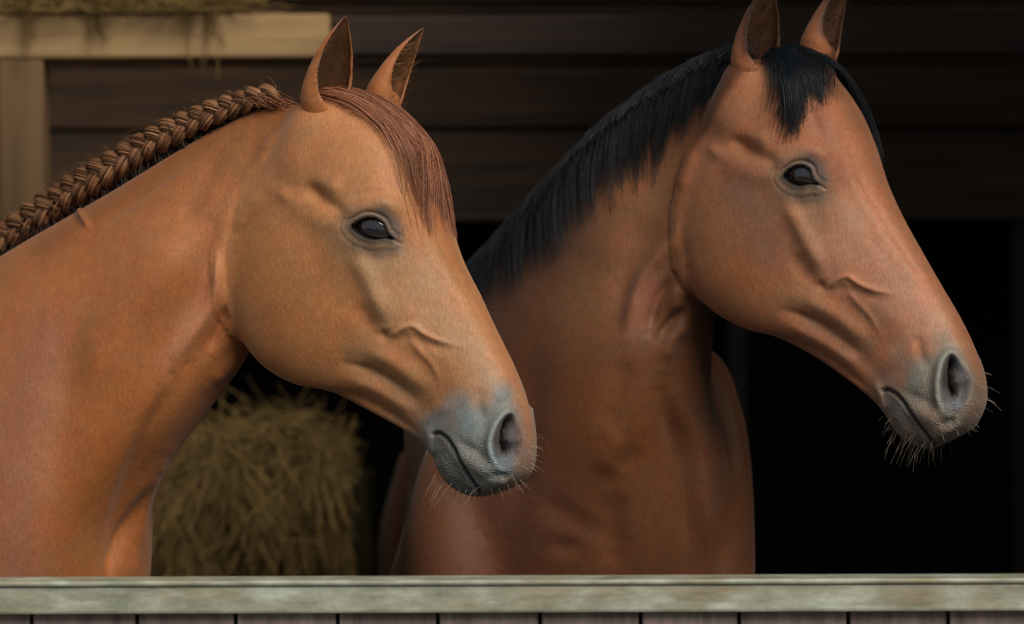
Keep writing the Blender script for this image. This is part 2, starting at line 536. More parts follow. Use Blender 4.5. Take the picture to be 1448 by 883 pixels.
EYE = smooth_poly([(556, 338), (548, 328), (542, 315), (531, 308), (520, 307), (509, 312), (500, 319), (506, 328), (518, 335.5), (531, 338.5), (544, 337)])
NOSTRIL = smooth_poly([(696, 627), (703, 604), (713, 590), (723, 587), (731, 600), (738, 620), (738, 643), (729, 659), (713, 661), (700, 649)])
MOUTH = smooth_poly([(613, 614), (621, 613), (633, 623), (650, 650), (664, 677), (678, 698)], False)

RIDGES = [  # polyline, radius px, height mm
    ([(500, 350), (520, 388), (538, 428), (550, 458)], 13, 5.5),          # facial crest
    ([(505, 425), (520, 452), (536, 472)], 12, -3.6),
    ([(534, 472), (552, 475)], 6, -5.0),
    ([(540, 474), (556, 473), (571, 463), (584, 461), (600, 472), (620, 481), (652, 490)], 4.2, 2.6),   # vein
    ([(577, 468), (590, 492), (612, 517), (622, 542)], 5, 1.5),
    ([(556, 484), (578, 477), (604, 487), (635, 498)], 7, -1.8),
    ([(508, 490), (550, 507), (590, 538), (606, 560)], 15, 6.5),          # cheek folds
    ([(492, 512), (530, 524), (566, 546), (584, 562)], 6, -4.5),
    ([(484, 530), (530, 547), (570, 572), (592, 592)], 11, 5.0),
    ([(452, 548), (500, 560), (545, 582), (592, 616)], 7, -4.5),
    ([(505, 575), (550, 600), (590, 622)], 8, 3.0),
    ([(440, 268), (456, 282), (476, 293), (494, 306)], 9, -3.6),          # hollow behind the orbit
    ([(405, 282), (440, 302), (484, 328)], 16, 2.6),                      # cheek arch
    ([(462, 256), (487, 272)], 13, 4.5),
    ([(392, 268), (420, 285)], 9, 3.0),
    ([(482, 316), (498, 297), (525, 288), (552, 292), (572, 312)], 11, 5.0),   # brow
    ([(505, 354), (535, 363), (566, 354)], 13, -3.0),
    ([(500, 278), (528, 270), (552, 276)], 3.0, -1.2),
    ([(506, 284), (530, 279), (556, 284)], 3.0, 1.0),
    ([(545, 215), (552, 250), (566, 280)], 9, -2.2),
    ([(600, 285), (622, 338), (650, 392), (684, 455), (708, 505)], 4.0, -2.4),  # edge of the nasal bone
    ([(590, 300), (612, 350), (640, 405), (672, 465)], 9, 2.4),
    ([(575, 400), (625, 470)], 24, -3.0),
    ([(620, 560), (640, 590)], 24, 3.0),
    ([(680, 545), (676, 570), (684, 600)], 9, -2.8),
    ([(640, 636), (668, 657), (700, 674)], 12, 4.5),
    ([(648, 622), (672, 640), (690, 655)], 6, -2.0),
    ([(690, 674), (722, 674)], 6, -3.5),
    ([(700, 686), (730, 678)], 8, 2.5),
    ([(620, 640), (634, 668), (650, 686)], 12, 3.5),
    ([(604, 600), (609, 625), (612, 650)], 8, 2.5),
    ([(335, 330), (350, 300), (375, 270)], 14, 3.5),
]
BLOBS = [  # centre, rx, ry, rotation deg, height mm, flatness
    ((420, 425), 84, 112, -18, 15.0, 2.4),
    ((446, 271), 14, 10, 30, -7.5, 2.0),
    ((548, 286), 30, 24, 30, 5.0, 2.0),
    ((528, 322), 46, 34, 15, 6.0, 2.0),
    ((560, 230), 40, 60, -20, 2.5, 2.0),
]

def head_relief(X):
    h = np.zeros(len(X))
    for pts, r, hh in RIDGES:
        h += ridge(X, pts, r, hh)
    for c, rx, ry, rot, hh, p in BLOBS:
        a = math.radians(rot); d = X - np.array(c, float)
        u = (d[:, 0] * math.cos(a) + d[:, 1] * math.sin(a)) / rx
        v = (-d[:, 0] * math.sin(a) + d[:, 1] * math.cos(a)) / ry
        h += hh * np.exp(-(np.hypot(u, v)) ** (2 * p / 2) * 1.0)
    h *= 1.25
    # eye lids
    e = sdist(X, EYE)
    up = X[:, 1] < 318 + (X[:, 0] - 527) * 0.32
    h += np.where(up, 1.3, 0.4) * np.exp(-((e - 2.6) / 2.4) ** 2) * (e > -3)
    h += np.where(up, -1.1, -0.15) * np.exp(-((e - np.where(up, 7.0, 7.5)) / 1.8) ** 2)
    h += np.where(up, 0.8, 0.1) * np.exp(-((e - 11.5) / 3.5) ** 2)
    h += np.where(up, 0.0, -0.6) * np.exp(-((e - 16) / 2.5) ** 2)
    h -= 15.0 * sstep(0.5, -2.5, e)
    h -= 2.0 * gauss(X, [(556, 338), (566, 344)], 2.2)
    # nostril
    n = sdist(X, NOSTRIL)
    rim = (1 - 0.75 * sstep(712, 732, X[:, 0] + 0.1 * (X[:, 1] - 620))) * (1 - 0.7 * sstep(640, 662, X[:, 1]))
    h += 4.6 * rim * np.exp(-((n - 4.0) / 6.0) ** 2) * (n > -8)
    h -= 1.8 * rim * np.exp(-((n - 17) / 8.0) ** 2)
    deep = gauss(X, [(719, 594), (709, 606), (705, 624), (713, 636)], 9.0)
    h -= sstep(2.0, -8.0, n) * (6.0 + 22.0 * deep + 4.0 * gauss(X, [(718, 635), (728, 640)], 10.0))
    h += 3.5 * gauss(X, [(712, 652), (722, 655)], 7.0) * sstep(3, -2, n)
    h += 3.0 * gauss(X, [(727, 600), (733, 622)], 6.0) * sstep(3, -2, n)
    # mouth line and lip seam
    h -= 6.0 * gauss(X, MOUTH, 3.0)
    return h

BASE = srgb

def head_colour(X, pal):
    """coat pigment, with some painted light and shade, over the side view; returns colour and bare skin weight"""
    c = np.tile(pal['face'], (len(X), 1))
    def mix(col, w):
        nonlocal c
        c = c * (1 - w[:, None]) + np.asarray(col)[None] * w[:, None]
    def g(pts, r): return gauss(X, pts, r)
    mix(pal['cheek'], 0.8 * g([(390, 380), (430, 450)], 80))
    mix(pal['pale'], 0.75 * g([(590, 400), (640, 470), (690, 530)], 42))
    mix(pal['pale'], 0.45 * g([(530, 400), (552, 455)], 20))  # highlight on the facial crest put into the colour
    mix(pal['grey_tan'], 0.55 * g([(500, 330), (530, 380), (560, 370)], 30))
    mix(pal['grey_tan'], 0.5 * g([(520, 505), (590, 560)], 30))
    if 'patch' in pal: mix(pal['patch'], 0.6 * g([(430, 330), (455, 380), (475, 425)], 34))
    if 'brow' in pal: mix(pal['brow'], 0.6 * g([(555, 240), (570, 290), (585, 330)], 26))
    # grey muzzle
    mz = sstep(0, 1, ((X[:, 0] - 560) * 0.42 + (X[:, 1] - 560) * 0.91 - pal['muzzle_from'] + 16 * np.sin(X[:, 0] * .09) * np.sin(X[:, 1] * .07)) / 70)
    tan = sstep(720, 750, X[:, 0] + (X[:, 1] - 600) * -0.15) * sstep(660, 610, X[:, 1])
    w = mz * (1 - 0.75 * tan)
    mix(pal['muzzle'], w * pal['muzzle_amt'])
    mix(pal['muzzle_light'], 0.7 * g([(625, 575), (648, 585), (660, 600)], 26) * mz)
    skin = w * sstep(600, 640, X[:, 1]) * 0.9
    n = sdist(X, NOSTRIL)
    mix(pal['muzzle'], 0.8 * sstep(22, 4, n))
    mix(pal['muzzle_light'], 0.75 * np.exp(-((n - 3) / 4) ** 2) * sstep(730, 700, X[:, 0]))
    mix(srgb(74, 76, 80), 0.8 * sstep(3, -3, n))
    mix(srgb(12, 11, 12), 0.98 * gauss(X, [(719, 594), (709, 606), (705, 624), (714, 636)], 9.5) * sstep(2, -3, n))  # nostril slit: shade of the deep recess painted near black
    mix(srgb(96, 104, 112), 0.8 * gauss(X, [(713, 653), (722, 655)], 7) * (n < 2))
    mix(srgb(82, 84, 90), 0.8 * gauss(X, [(726, 602), (732, 622)], 7) * (n < 0))
    lipin = inside(X, [(613, 614), (622, 614), (634, 625), (650, 650), (664, 677), (672, 694), (655, 692), (630, 668), (614, 640)])
    mix(srgb(60, 60, 60), 0.7 * lipin)
    mix(srgb(26, 24, 24), 0.9 * gauss(X, MOUTH, 2.4))
    # grey bare skin round the eye
    e = sdist(X, EYE)
    mix(pal['eye_skin'], 0.72 * np.exp(-np.maximum(e, 0) / 15.0))
    mix(srgb(64, 72, 76), 0.75 * gauss(X, [(540, 300), (556, 314), (563, 330)], 9))
    mix(srgb(96, 98, 90), 0.5 * gauss(X, [(508, 345), (535, 358), (560, 352)], 12))
    mix(srgb(60, 60, 56), 0.35 * np.exp(-((e - 7.0) / 1.8) ** 2) * (X[:, 1] < 325))
    mix(srgb(62, 62, 58), 0.7 * np.exp(-((e - 1.5) / 3.0) ** 2))
    mix(srgb(18, 17, 18), sstep(1.8, -0.2, e))
    return c, skin

# ------------------------------------------------------------------ horse body building
def remesh(parts, voxel):
    V = []; F = []; o = 0
    for P, f in parts:
        V.append(P); F += [[i + o for i in q] for q in f]; o += len(P)
    me = mesh_from('raw', np.concatenate(V), F)
    bm = bmesh.new(); bm.from_mesh(me)
    bm.to_mesh(me); bm.free()
    ob = bpy.data.objects.new('raw', me); COL.objects.link(ob)
    md = ob.modifiers.new('r', 'REMESH'); md.mode = 'VOXEL'; md.voxel_size = voxel; md.adaptivity = 0
    dg = bpy.context.evaluated_depsgraph_get()
    out = bpy.data.meshes.new_from_object(ob.evaluated_get(dg))
    bpy.data.objects.remove(ob); bpy.data.meshes.remove(me)
    return out

def get_v(me):
    a = np.empty(len(me.vertices) * 3, np.float32); me.vertices.foreach_get('co', a)
    return a.reshape(-1, 3).astype(float)
def put_v(me, V):
    me.vertices.foreach_set('co', V.astype(np.float32).ravel()); me.update()
def get_n(me):
    a = np.empty(len(me.vertices) * 3, np.float32); me.vertices.foreach_get('normal', a)
    return a.reshape(-1, 3).astype(float)
def laplace(me, V, it, lam=0.5, w=None):
    e = np.empty(len(me.edges) * 2, np.int32); me.edges.foreach_get('vertices', e); e = e.reshape(-1, 2)
    if w is not None:
        act = w > 1e-3
        e = e[act[e[:, 0]] | act[e[:, 1]]]
        ids, inv = np.unique(e, return_inverse=True)
        out = V.copy()
        out[ids] = _relax(inv.reshape(-1, 2), V[ids], it, lam, w[ids])
        return out
    return _relax(e, V, it, lam, None)

def _relax(e, V, it, lam, w):
    n = len(V)
    deg = np.bincount(e.ravel(), minlength=n).astype(float)[:, None]
    for k in range(it):
        for l in (lam, -lam * 1.03) if w is None else (lam,):
            S = np.empty_like(V)
            for a in range(3):
                S[:, a] = np.bincount(e[:, 0], V[e[:, 1], a], n) + np.bincount(e[:, 1], V[e[:, 0], a], n)
            d = S / np.maximum(deg, 1) - V
            V = V + l * d * (1 if w is None else w[:, None])
    return V
def subdivide(me, mask):
    bm = bmesh.new(); bm.from_mesh(me)
    bm.edges.ensure_lookup_table()
    ei = np.empty(len(me.edges) * 2, np.int32); me.edges.foreach_get('vertices', ei); ei = ei.reshape(-1, 2)
    pick = np.flatnonzero(mask[ei[:, 0]] & mask[ei[:, 1]])
    edges = [bm.edges[int(i)] for i in pick]
    bmesh.ops.subdivide_edges(bm, edges=edges, cuts=1, use_grid_fill=True)
    bm.to_mesh(me); bm.free()
    me.update()

def neck_lateral(D, V, head_n):
    C = (np.asarray(D) + np.asarray(V)) / 2
    T = np.gradient(C, axis=0)
    L = unit(np.cross(T, np.asarray(D) - np.asarray(V)))
    L *= np.sign((L * head_n).sum(1))[:, None]
    return L

def body_parts(withers, yaw, front_legs=True):
    """trunk and legs; returns lofts in world space"""
    f = np.array([math.cos(yaw), -math.sin(yaw), 0]); n = np.array([-math.sin(yaw), -math.cos(yaw), 0]); z = np.array([0, 0, 1.0])
    o = np.array([withers[0], withers[1], 0.0])
    H = withers[2]
    st = [(0.46, 1.16, 1.02, .05), (0.43, 1.26, 0.93, .13), (0.36, 1.36, 0.84, .205), (0.22, H - .14, 0.77, .255), (0.05, H - .05, 0.74, .27), (-0.12, H - .03, 0.72, .275), (-0.35, H - .09, 0.70, .29),
          (-0.6, H - .11, 0.71, .305), (-0.85, H - .05, 0.78, .30), (-1.08, H - .07, 0.86, .275), (-1.25, H - .18, 0.95, .22), (-1.36, H - .36, 1.05, .10)]
    D = [o + f * u + z * a for u, a, b, w in st]; V = [o + f * u + z * b for u, a, b, w in st]
    W = [FULL * w for *_, w in st]
    parts = [Loft(D, V, [n] * len(st), W).mesh(60, 24)]
    for sgn in (-1, 1):
        def p(u, l, h): return o + f * u + n * (l * sgn) + z * h
        parts.append(limb([p(.24, .17, 1.25), p(.30, .19, 1.05), p(.22, .17, .88), p(.20, .15, .70), p(.20, .14, .50), p(.20, .14, .45), p(.195, .14, .25), p(.19, .14, .17), p(.22, .14, .09), p(.24, .14, .06), p(.25, .14, .0)],
                          [.10, .125, .10, .075, .052, .048, .034, .042, .038, .055, .062]))
        parts.append(limb([p(-1.0, .16, 1.3), p(-1.0, .18, 1.1), p(-.92, .19, .9), p(-1.08, .17, .72), p(-1.2, .15, .56), p(-1.2, .15, .48), p(-1.17, .15, .27), p(-1.16, .15, .17), p(-1.13, .15, .09), p(-1.11, .15, .06), p(-1.10, .15, .0)],
                          [.16, .19, .15, .095, .062, .055, .038, .046, .04, .056, .062]))
    return parts

HEAD_W = np.array([
    [0, 28, 46, 56, 60, 60, 57, 51, 40, 24, 0],
    [0, 40, 64, 76, 79, 75, 70, 63, 52, 32, 0],
    [0, 48, 76, 91, 92, 82, 75, 69, 60, 40, 0],
    [0, 46, 77, 94, 93, 82, 76, 71, 63, 46, 0],
    [0, 40, 67, 84, 86, 79, 74, 69, 61, 45, 0],
    [0, 35, 56, 72, 79, 74, 67, 61, 54, 39, 0],
    [0, 30, 47, 61, 68, 63, 54, 46, 39, 28, 0],
    [0, 27, 42, 53, 58, 53, 45, 38, 32, 22, 0],
    [0, 26, 40, 50, 54, 50, 44, 38, 32, 22, 0],
    [0, 26, 42, 52, 55, 52, 46, 41, 35, 24, 0],
    [0, 27, 44, 54, 57, 54, 48, 42, 36, 24, 0],
    [0, 26, 42, 52, 55, 52, 46, 40, 33, 22, 0],
    [0, 22, 36, 43, 45, 42, 38, 33, 27, 17, 0],
    [0, 10, 16, 19, 20, 19, 17, 15, 12, 7, 0]], float) / 1000.0

def build_horse(name, S):
    th = math.radians(S['yaw'])
    fwd = np.array([math.cos(th), -math.sin(th), 0]); nrm = np.array([-math.sin(th), -math.cos(th), 0])
    piv = at(*S['pivot'])
    def on_plane(px, py):
        r = at(px, py, 0) - CAM_POS
        s_ = ((piv - CAM_POS) @ nrm) / (r @ nrm)
        return CAM_POS + r * s_
    hs = S['head']
    D = [on_plane(a, b) for a, b, _, _ in hs]; V = [on_plane(c, d) for _, _, c, d in hs]
    head = Loft(D, V, [nrm] * len(hs), HEAD_W * S.get('wscale', 1.0))
    ns = S['neck']
    nD = np.array([at(*s_[0]) for s_ in ns]); nV = np.array([at(*s_[1]) for s_ in ns])
    nL = neck_lateral(nD, nV, nrm)
    nL[0] = nL[1] = unit(nrm * 0.7 + nL[1] * 0.3)
    by = math.radians(S['body_yaw']); bn = np.array([-math.sin(by), -math.cos(by), 0])
    for k, wgt in ((-1, .9), (-2, .75), (-3, .5)): nL[k] = unit(nL[k] * (1 - wgt) + bn * wgt)
    prof = np.array([0, .34, .60, .80, .94, 1.0, 1.0, .95, .80, .50, 0])
    neck = Loft(nD, nV, nL, [prof * s_[2] for s_ in ns])
    parts = [head.mesh(90, 34), neck.mesh(70, 30)] + body_parts(at(*S['withers']), math.radians(S['body_yaw']))
    for pts, rads in S.get('extra', []):
        parts.append(limb([at(*p) for p in pts], rads))
    for (bx, by_), (tx, ty), l0, l1 in S['ears']:
        def lp(px, py, lt):
            r = at(px, py, 0) - CAM_POS
            return CAM_POS + r * (((piv + nrm * lt - CAM_POS) @ nrm) / (r @ nrm))
        b0 = lp(bx, by_, l0); t0 = lp(tx, ty, l1); a0 = unit(t0 - b0)
        parts.append(limb([b0 - a0 * .05, b0 - a0 * .015, b0 + a0 * .015, b0 + a0 * .04, b0 + a0 * .055], np.array([.062, .056, .050, .043, .032]) if l0 > 0 else np.array([.050, .042, .036, .028, .018])))
    me = remesh(parts, 0.007)
    Vv = laplace(me, get_v(me), 4, 0.6)
    js = S['jaw_shift']
    join = np.array([(hs[0][0] - 8, hs[0][1]), (hs[0][0] * .5 + hs[0][2] * .5 - js * .6, hs[0][1] * .5 + hs[0][3] * .5), (hs[0][2] - js * .8, hs[0][3]), (hs[1][2] - js, hs[1][3])], float)
    pj = to_px(Vv)
    wj = gauss(pj, join, 34.0) * (Vv[:, 1] < 0.5)
    Vv = laplace(me, Vv, 50, 0.6, wj)
    for e_ in S['ears']:
        bp = np.array([e_[0], (e_[0][0] + (e_[1][0] - e_[0][0]) * .15, e_[0][1] + (e_[1][1] - e_[0][1]) * .15)], float)
        Vv = laplace(me, Vv, 8, 0.6, gauss(pj, bp, 34.0) * (Vv[:, 1] < 0.5))
    low = np.array([(h_[2], h_[3]) for h_ in hs[1:5]], float) - np.array([S['jaw_shift'], 0])
    Vv = laplace(me, Vv, 16, 0.6, gauss(pj, low, 20.0) * (Vv[:, 1] < 0.5))
    if 'soften' in S:
        Vv = laplace(me, Vv, 45, 0.6, np.clip(sum(gauss(pj, p_, r_) for p_, r_ in S['soften']), 0, 1) * (Vv[:, 1] < 0.9))
    put_v(me, Vv)
    # which vertices belong to the head (side view of the head plane)
    hp = np.array([(a, b) for a, b, _, _ in hs] + [(c, d) for _, _, c, d in hs][::-1], float)
    def lateral(V): return (V - piv) @ nrm
    def side_px(V):
        l = lateral(V)
        M = V + np.where(l < 0, -2 * l, 0)[:, None] * nrm
        return to_px(M), l
    warp = (lambda X: X) if S.get('warp') is None else tps(*S['warp'])
    def canon(V, m):
        X = np.full((len(V), 2), -999.0); l = np.zeros(len(V))
        p, l_ = side_px(V[m]); X[m] = warp(p); l[m] = l_
        return X, l
    def near_head(V, grow):
        l = lateral(V); p = to_px(V - l[:, None] * nrm)
        out = np.zeros(len(V), bool)
        k = np.flatnonzero((np.abs(l) < 0.16) & np.all((p > hp.min(0) - grow) & (p < hp.max(0) + grow), axis=1))
        out[k] = sdist(p[k], hp) < grow
        return out
    # finer mesh on neck and head, then again round eye, nostril and mouth
    V0 = get_v(me)
    px = to_px(V0)
    cl = to_px((nD + nV) / 2)
    k = np.flatnonzero((px[:, 1] < 850) & (px[:, 1] > 60) & (px[:, 0] > -40) & (V0[:, 1] < 1.0) & (get_n(me)[:, 1] < 0.25))
    mask = near_head(V0, 40)
    mask[k] |= dpoly(px[k], cl) < S['neck_reach']
    subdivide(me, mask)
    V0 = laplace(me, get_v(me), 3, 0.5); put_v(me, V0)
    m = near_head(V0, 10); X, l = canon(V0, m)
    det = m & ((sdist(X, EYE) < 30) | (dpoly(X, [(610, 605), (700, 640), (720, 620)]) < 75) | ((dpoly(X, [(520, 480), (620, 540)]) < 60)))
    subdivide(me, det)
    V0 = laplace(me, get_v(me), 2, 0.5)
    m = near_head(V0, 8); X, l = canon(V0, m)
    put_v(me, V0)
    det = m & ((np.abs(sdist(X, EYE)) < 14) | (sdist(X, NOSTRIL) < 12) | (dpoly(X, MOUTH) < 10))
    subdivide(me, det)
    V0 = laplace(me, get_v(me), 2, 0.4); put_v(me, V0)
    # relief
    N = get_n(me)
    m = near_head(V0, 14); X, l = canon(V0, m)
    facing = sstep(0.05, 0.4, (N * nrm).sum(1) * np.sign(l))        # only the flanks of the face carry the side relief
    edge = sstep(0.010, 0.03, np.abs(l))
    h = np.zeros(len(V0)); h[m] = head_relief(X[m])
    V1 = V0 + N * (h * 0.001 * facing * edge)[:, None]
    # relief of neck and chest drawn on the side that faces the door
    hn = np.zeros(len(V0)); P = to_px(V0)
    front = (N[:, 1] < -0.05) & (V0[:, 1] < 1.0)
    Pm = P[front]; acc = np.zeros(len(Pm))
    for pts, r, hh in S['neck_relief']:
        acc += ridge(Pm, pts, r, hh)
    hn[front] = acc
    inh = np.zeros(len(V0)); flat = to_px(V0 - lateral(V0)[:, None] * nrm)
    inh[m] = sstep(6, -6, sdist(flat[m], hp))
    V1 = V1 + N * (hn * 0.0022 * (1 - inh) * sstep(0.05, 0.35, -N[:, 1]))[:, None]
    put_v(me, V1)
    # pigment, with some shading of the neck put into the colour
    pal = S['pal']
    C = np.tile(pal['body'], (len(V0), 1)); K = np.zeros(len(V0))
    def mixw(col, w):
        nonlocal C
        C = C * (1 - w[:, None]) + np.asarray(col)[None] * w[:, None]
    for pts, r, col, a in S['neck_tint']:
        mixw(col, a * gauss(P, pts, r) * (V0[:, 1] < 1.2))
    hc, sk = head_colour(X[m], pal)
    w = sstep(10, -8, sdist(flat[m], hp))
    w = np.maximum(w, 0)
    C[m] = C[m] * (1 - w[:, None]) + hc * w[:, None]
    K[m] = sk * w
    legs = sstep(0.75, 0.5, V0[:, 2]); mixw(pal['legs'], legs)
    set_color(me, 'coat', C)
    set_color(me, 'skin', np.stack([K] * 3, 1))
    me.polygons.foreach_set('use_smooth', np.ones(len(me.polygons), bool))
    me.update()
    me.name = name
    ob = link(name, me, S['mat'])
    e_ = np.full(len(V0), 1e9); e_[m] = np.hypot(*(X[m] - np.array([528.0, 322.0])).T)
    eyes = []
    for sg in (1, -1):
        k = np.argsort(np.where(np.sign(l) == sg, e_, 1e9))[:30]
        eyes.append((V0[k].mean(0), unit(N[k].mean(0))))
    return dict(eyes=eyes, X=X[m], l=l[m], V=V1[m], N=N[m], ob=ob, head=head, neck=neck, nrm=nrm, fwd=fwd, on_plane=on_plane, piv=piv, warp=warp, hp=hp, pal=pal, S=S)

# ------------------------------------------------------------------ palettes
PAL_A = dict(muzzle_from=12, muzzle_amt=0.95, face=srgb(178, 120, 76), cheek=srgb(176, 114, 64), pale=srgb(174, 136, 102), grey_tan=srgb(164, 128, 92), muzzle=srgb(114, 117, 112), muzzle_light=srgb(148, 158, 160),
             eye_skin=srgb(102, 104, 94), body=srgb(160, 98, 54), legs=srgb(120, 70, 42))
PAL_B = dict(patch=srgb(112, 80, 72), brow=srgb(132, 70, 44), muzzle_from=32, muzzle_amt=0.82, face=srgb(176, 114, 80), cheek=srgb(162, 106, 64), pale=srgb(178, 132, 108), grey_tan=srgb(162, 122, 92), muzzle=srgb(120, 117, 106), muzzle_light=srgb(146, 148, 138),
             eye_skin=srgb(126, 124, 106), body=srgb(100, 60, 36), legs=srgb(40, 28, 22))  # bay body, darkened further with the stable's shade in its colour
M_COAT_A = coat_mat('chestnut_coat')
M_COAT_B = coat_mat('bay_coat', spec=0.24)

A = dict(
    yaw=24, pivot=(530, 350, 0.0), mat=M_COAT_A, pal=PAL_A, warp=None, neck_reach=190,
    head=[(468, 124, 364, 270), (532, 148, 342, 355), (587, 203, 346, 440), (611, 257, 370, 498), (626, 308, 416, 535), (643, 362, 472, 552), (672, 417, 520, 577),
          (698, 468, 564, 602), (721, 516, 598, 624), (738, 560, 618, 645), (748, 600, 628, 668), (751, 640, 645, 690), (742, 670, 670, 702), (720, 690, 694, 701)],
    neck=[((460, 145, .033), (425, 330, .052), .044), ((400, 142, .064), (368, 450, .080), .054), ((330, 170, .115), (328, 520, .100), .074), ((250, 218, .16), (258, 605, .105), .094),
          ((170, 272, .22), (190, 680, .11), .115), ((80, 328, .28), (150, 750, .12), .145), ((0, 376, .34), (125, 830, .12), .17), ((-80, 415, .42), (110, 900, .14), .19), ((-150, 460, .50), (70, 960, .2), .20)],
    withers=(-190, 452, .58), body_yaw=48,
    ears=[((450, 190), (491, 23), .032, .062), ((528, 172), (601, 40), -.034, -.075)], jaw_shift=20,
    neck_relief=[([(338, 330), (318, 375), (302, 425), (272, 470), (240, 515)], 13, 6.0), ([(372, 245), (352, 270), (330, 302)], 7, -3.0), ([(395, 175), (380, 225), (340, 300)], 14, 3.0),
                 ([(262, 520), (216, 600), (184, 680), (158, 770), (148, 830)], 15, -5.0), ([(222, 672), (195, 720), (165, 775), (150, 825)], 7, -5.0), ([(318, 180), (240, 238), (165, 295), (128, 318)], 11, -4.0),
                 ([(112, 288), (116, 304), (126, 320)], 4, 3.0), ([(300, 300), (200, 420), (80, 560)], 50, 9.0), ([(240, 640), (205, 715), (190, 800)], 12, 4.0), ([(325, 420), (312, 455), (292, 500)], 9, -4.0), ([(345, 500), (320, 520), (296, 545)], 10, 3.0), ([(130, 420), (90, 560), (70, 720)], 30, -4.0), ([(330, 240), (270, 330), (180, 450)], 26, 3.5), ([(235, 498), (238, 520), (246, 540)], 8, -1.4), ([(320, 200), (290, 260), (262, 340)], 20, -3.0)],
    neck_tint=[([(300, 290), (280, 380), (230, 460)], 42, srgb(138, 82, 40), 0.55), ([(60, 480), (30, 620), (20, 800)], 55, srgb(140, 92, 76), 0.6), ([(318, 375), (285, 440), (240, 510)], 16, srgb(186, 124, 92), 0.6), ([(160, 560), (120, 700)], 60, srgb(150, 88, 42), 0.7),  # ochre tints carry shading behind the jaw and lower on the neck
               ([(300, 180), (180, 270), (60, 350)], 16, srgb(134, 80, 44), 0.7), ([(350, 240), (250, 330)], 60, srgb(168, 110, 70), 0.6)],  # dark band under the crest: furrow shade painted into the coat
)
B = dict(
    yaw=29, pivot=(1150, 300, 0.18), mat=M_COAT_B, pal=PAL_B, warp=(LM_B, LM_A), neck_reach=230,
    head=[(1108, 74, 1004, 215), (1164, 98, 983, 298), (1203, 150, 985, 376), (1229, 204, 1012, 432), (1247, 255, 1058, 462), (1270, 305, 1109, 481), (1300, 358, 1158, 508),
          (1327, 405, 1200, 538), (1353, 450, 1234, 565), (1373, 492, 1256, 588), (1386, 532, 1268, 608), (1388, 570, 1285, 626), (1374, 600, 1310, 637), (1348, 622, 1324, 634)],
    neck=[((1080, 95, .222), (1056, 260, .238), .044), ((1020, 104, .262), (1015, 395, .265), .054), ((945, 146, .335), (985, 478, .285), .075), ((868, 212, .42), (968, 540, .285), .10),
          ((802, 292, .53), (945, 610, .29), .13), ((752, 370, .65), (912, 690, .30), .18), ((722, 436, .78), (880, 780, .32), .225), ((712, 476, .92), (850, 880, .36), .24)],
    withers=(800, 452, .88), body_yaw=90,
    extra=[([(990, 500, .55), (1000, 540, .52), (996, 600, .50), (999, 690, .47), (997, 815, .45), (990, 950, .45)], [.03, .045, .068, .075, .08, .08]),
           ([(690, 560, .60), (665, 640, .50), (648, 720, .45), (642, 815, .42), (650, 950, .42)], [.05, .07, .08, .082, .08])],
    ears=[((1060, 136), (1092, -26), .033, .060), ((1148, 108), (1203, -30), -.032, -.070)], jaw_shift=32,
    soften=[([(990, 500), (985, 620), (985, 800)], 70), ([(700, 560), (690, 700), (690, 800)], 90)],
    neck_relief=[([(962, 330), (935, 360), (908, 398), (894, 440), (886, 480)], 12, 6.0), ([(952, 392), (930, 425), (918, 470)], 8, -6.0), ([(962, 398), (955, 425), (965, 450)], 12, 4.0), ([(972, 430), (950, 455), (930, 480)], 8, -4.0),
                 ([(980, 455), (950, 480), (940, 520)], 10, 4.0), ([(890, 500), (872, 560), (858, 620)], 20, -3.0), ([(884, 612), (864, 640), (848, 676)], 17, 2.6), ([(900, 626), (880, 676)], 15, -2.0),
                 ([(862, 690), (868, 760), (866, 820)], 20, -3.5), ([(935, 560), (962, 650), (975, 800)], 14, -6.0), ([(955, 560), (992, 650), (1002, 800)], 12, 4.0),
                 ([(1000, 520), (1030, 600), (1044, 700)], 9, -5.0), ([(760, 700), (815, 740), (870, 765)], 18, -2.0), ([(770, 772), (830, 778)], 14, -1.8), ([(760, 480), (740, 600), (720, 760)], 24, -4.0),
                 ([(920, 240), (880, 300), (850, 400)], 40, 4.0), ([(930, 300), (890, 380), (870, 450)], 20, -3.0)],
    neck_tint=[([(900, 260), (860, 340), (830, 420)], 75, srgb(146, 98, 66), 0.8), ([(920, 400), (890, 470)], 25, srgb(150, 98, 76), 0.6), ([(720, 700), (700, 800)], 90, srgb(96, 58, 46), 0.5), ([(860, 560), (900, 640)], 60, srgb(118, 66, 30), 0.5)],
)

HA = build_horse('horse', A)
HB = build_horse('horse', B)
tag(HA['ob'], 'chestnut horse with a braided mane, nearest the post', 'horse')
tag(HB['ob'], 'bay horse with a loose black mane and forelock', 'horse')

# ------------------------------------------------------------------ ears
def off_plane(H, px, py, lat):
    r = at(px, py, 0) - CAM_POS
    s_ = ((H['piv'] + H['nrm'] * lat - CAM_POS) @ H['nrm']) / (r @ H['nrm'])
    return CAM_POS + r * s_

EAR_T = np.array([0, .12, .24, .34, .5, .68, .82, .92, .97, 1.0])
EAR_A = np.array([.55, .80, .96, 1.0, .95, .78, .53, .29, .16, .04])
EAR_D = np.array([.55, .80, .80, .72, .60, .46, .31, .17, .10, .03])
EAR_PHI = np.array([178, 177, 160, 132, 112, 98, 88, 80, 76, 72])

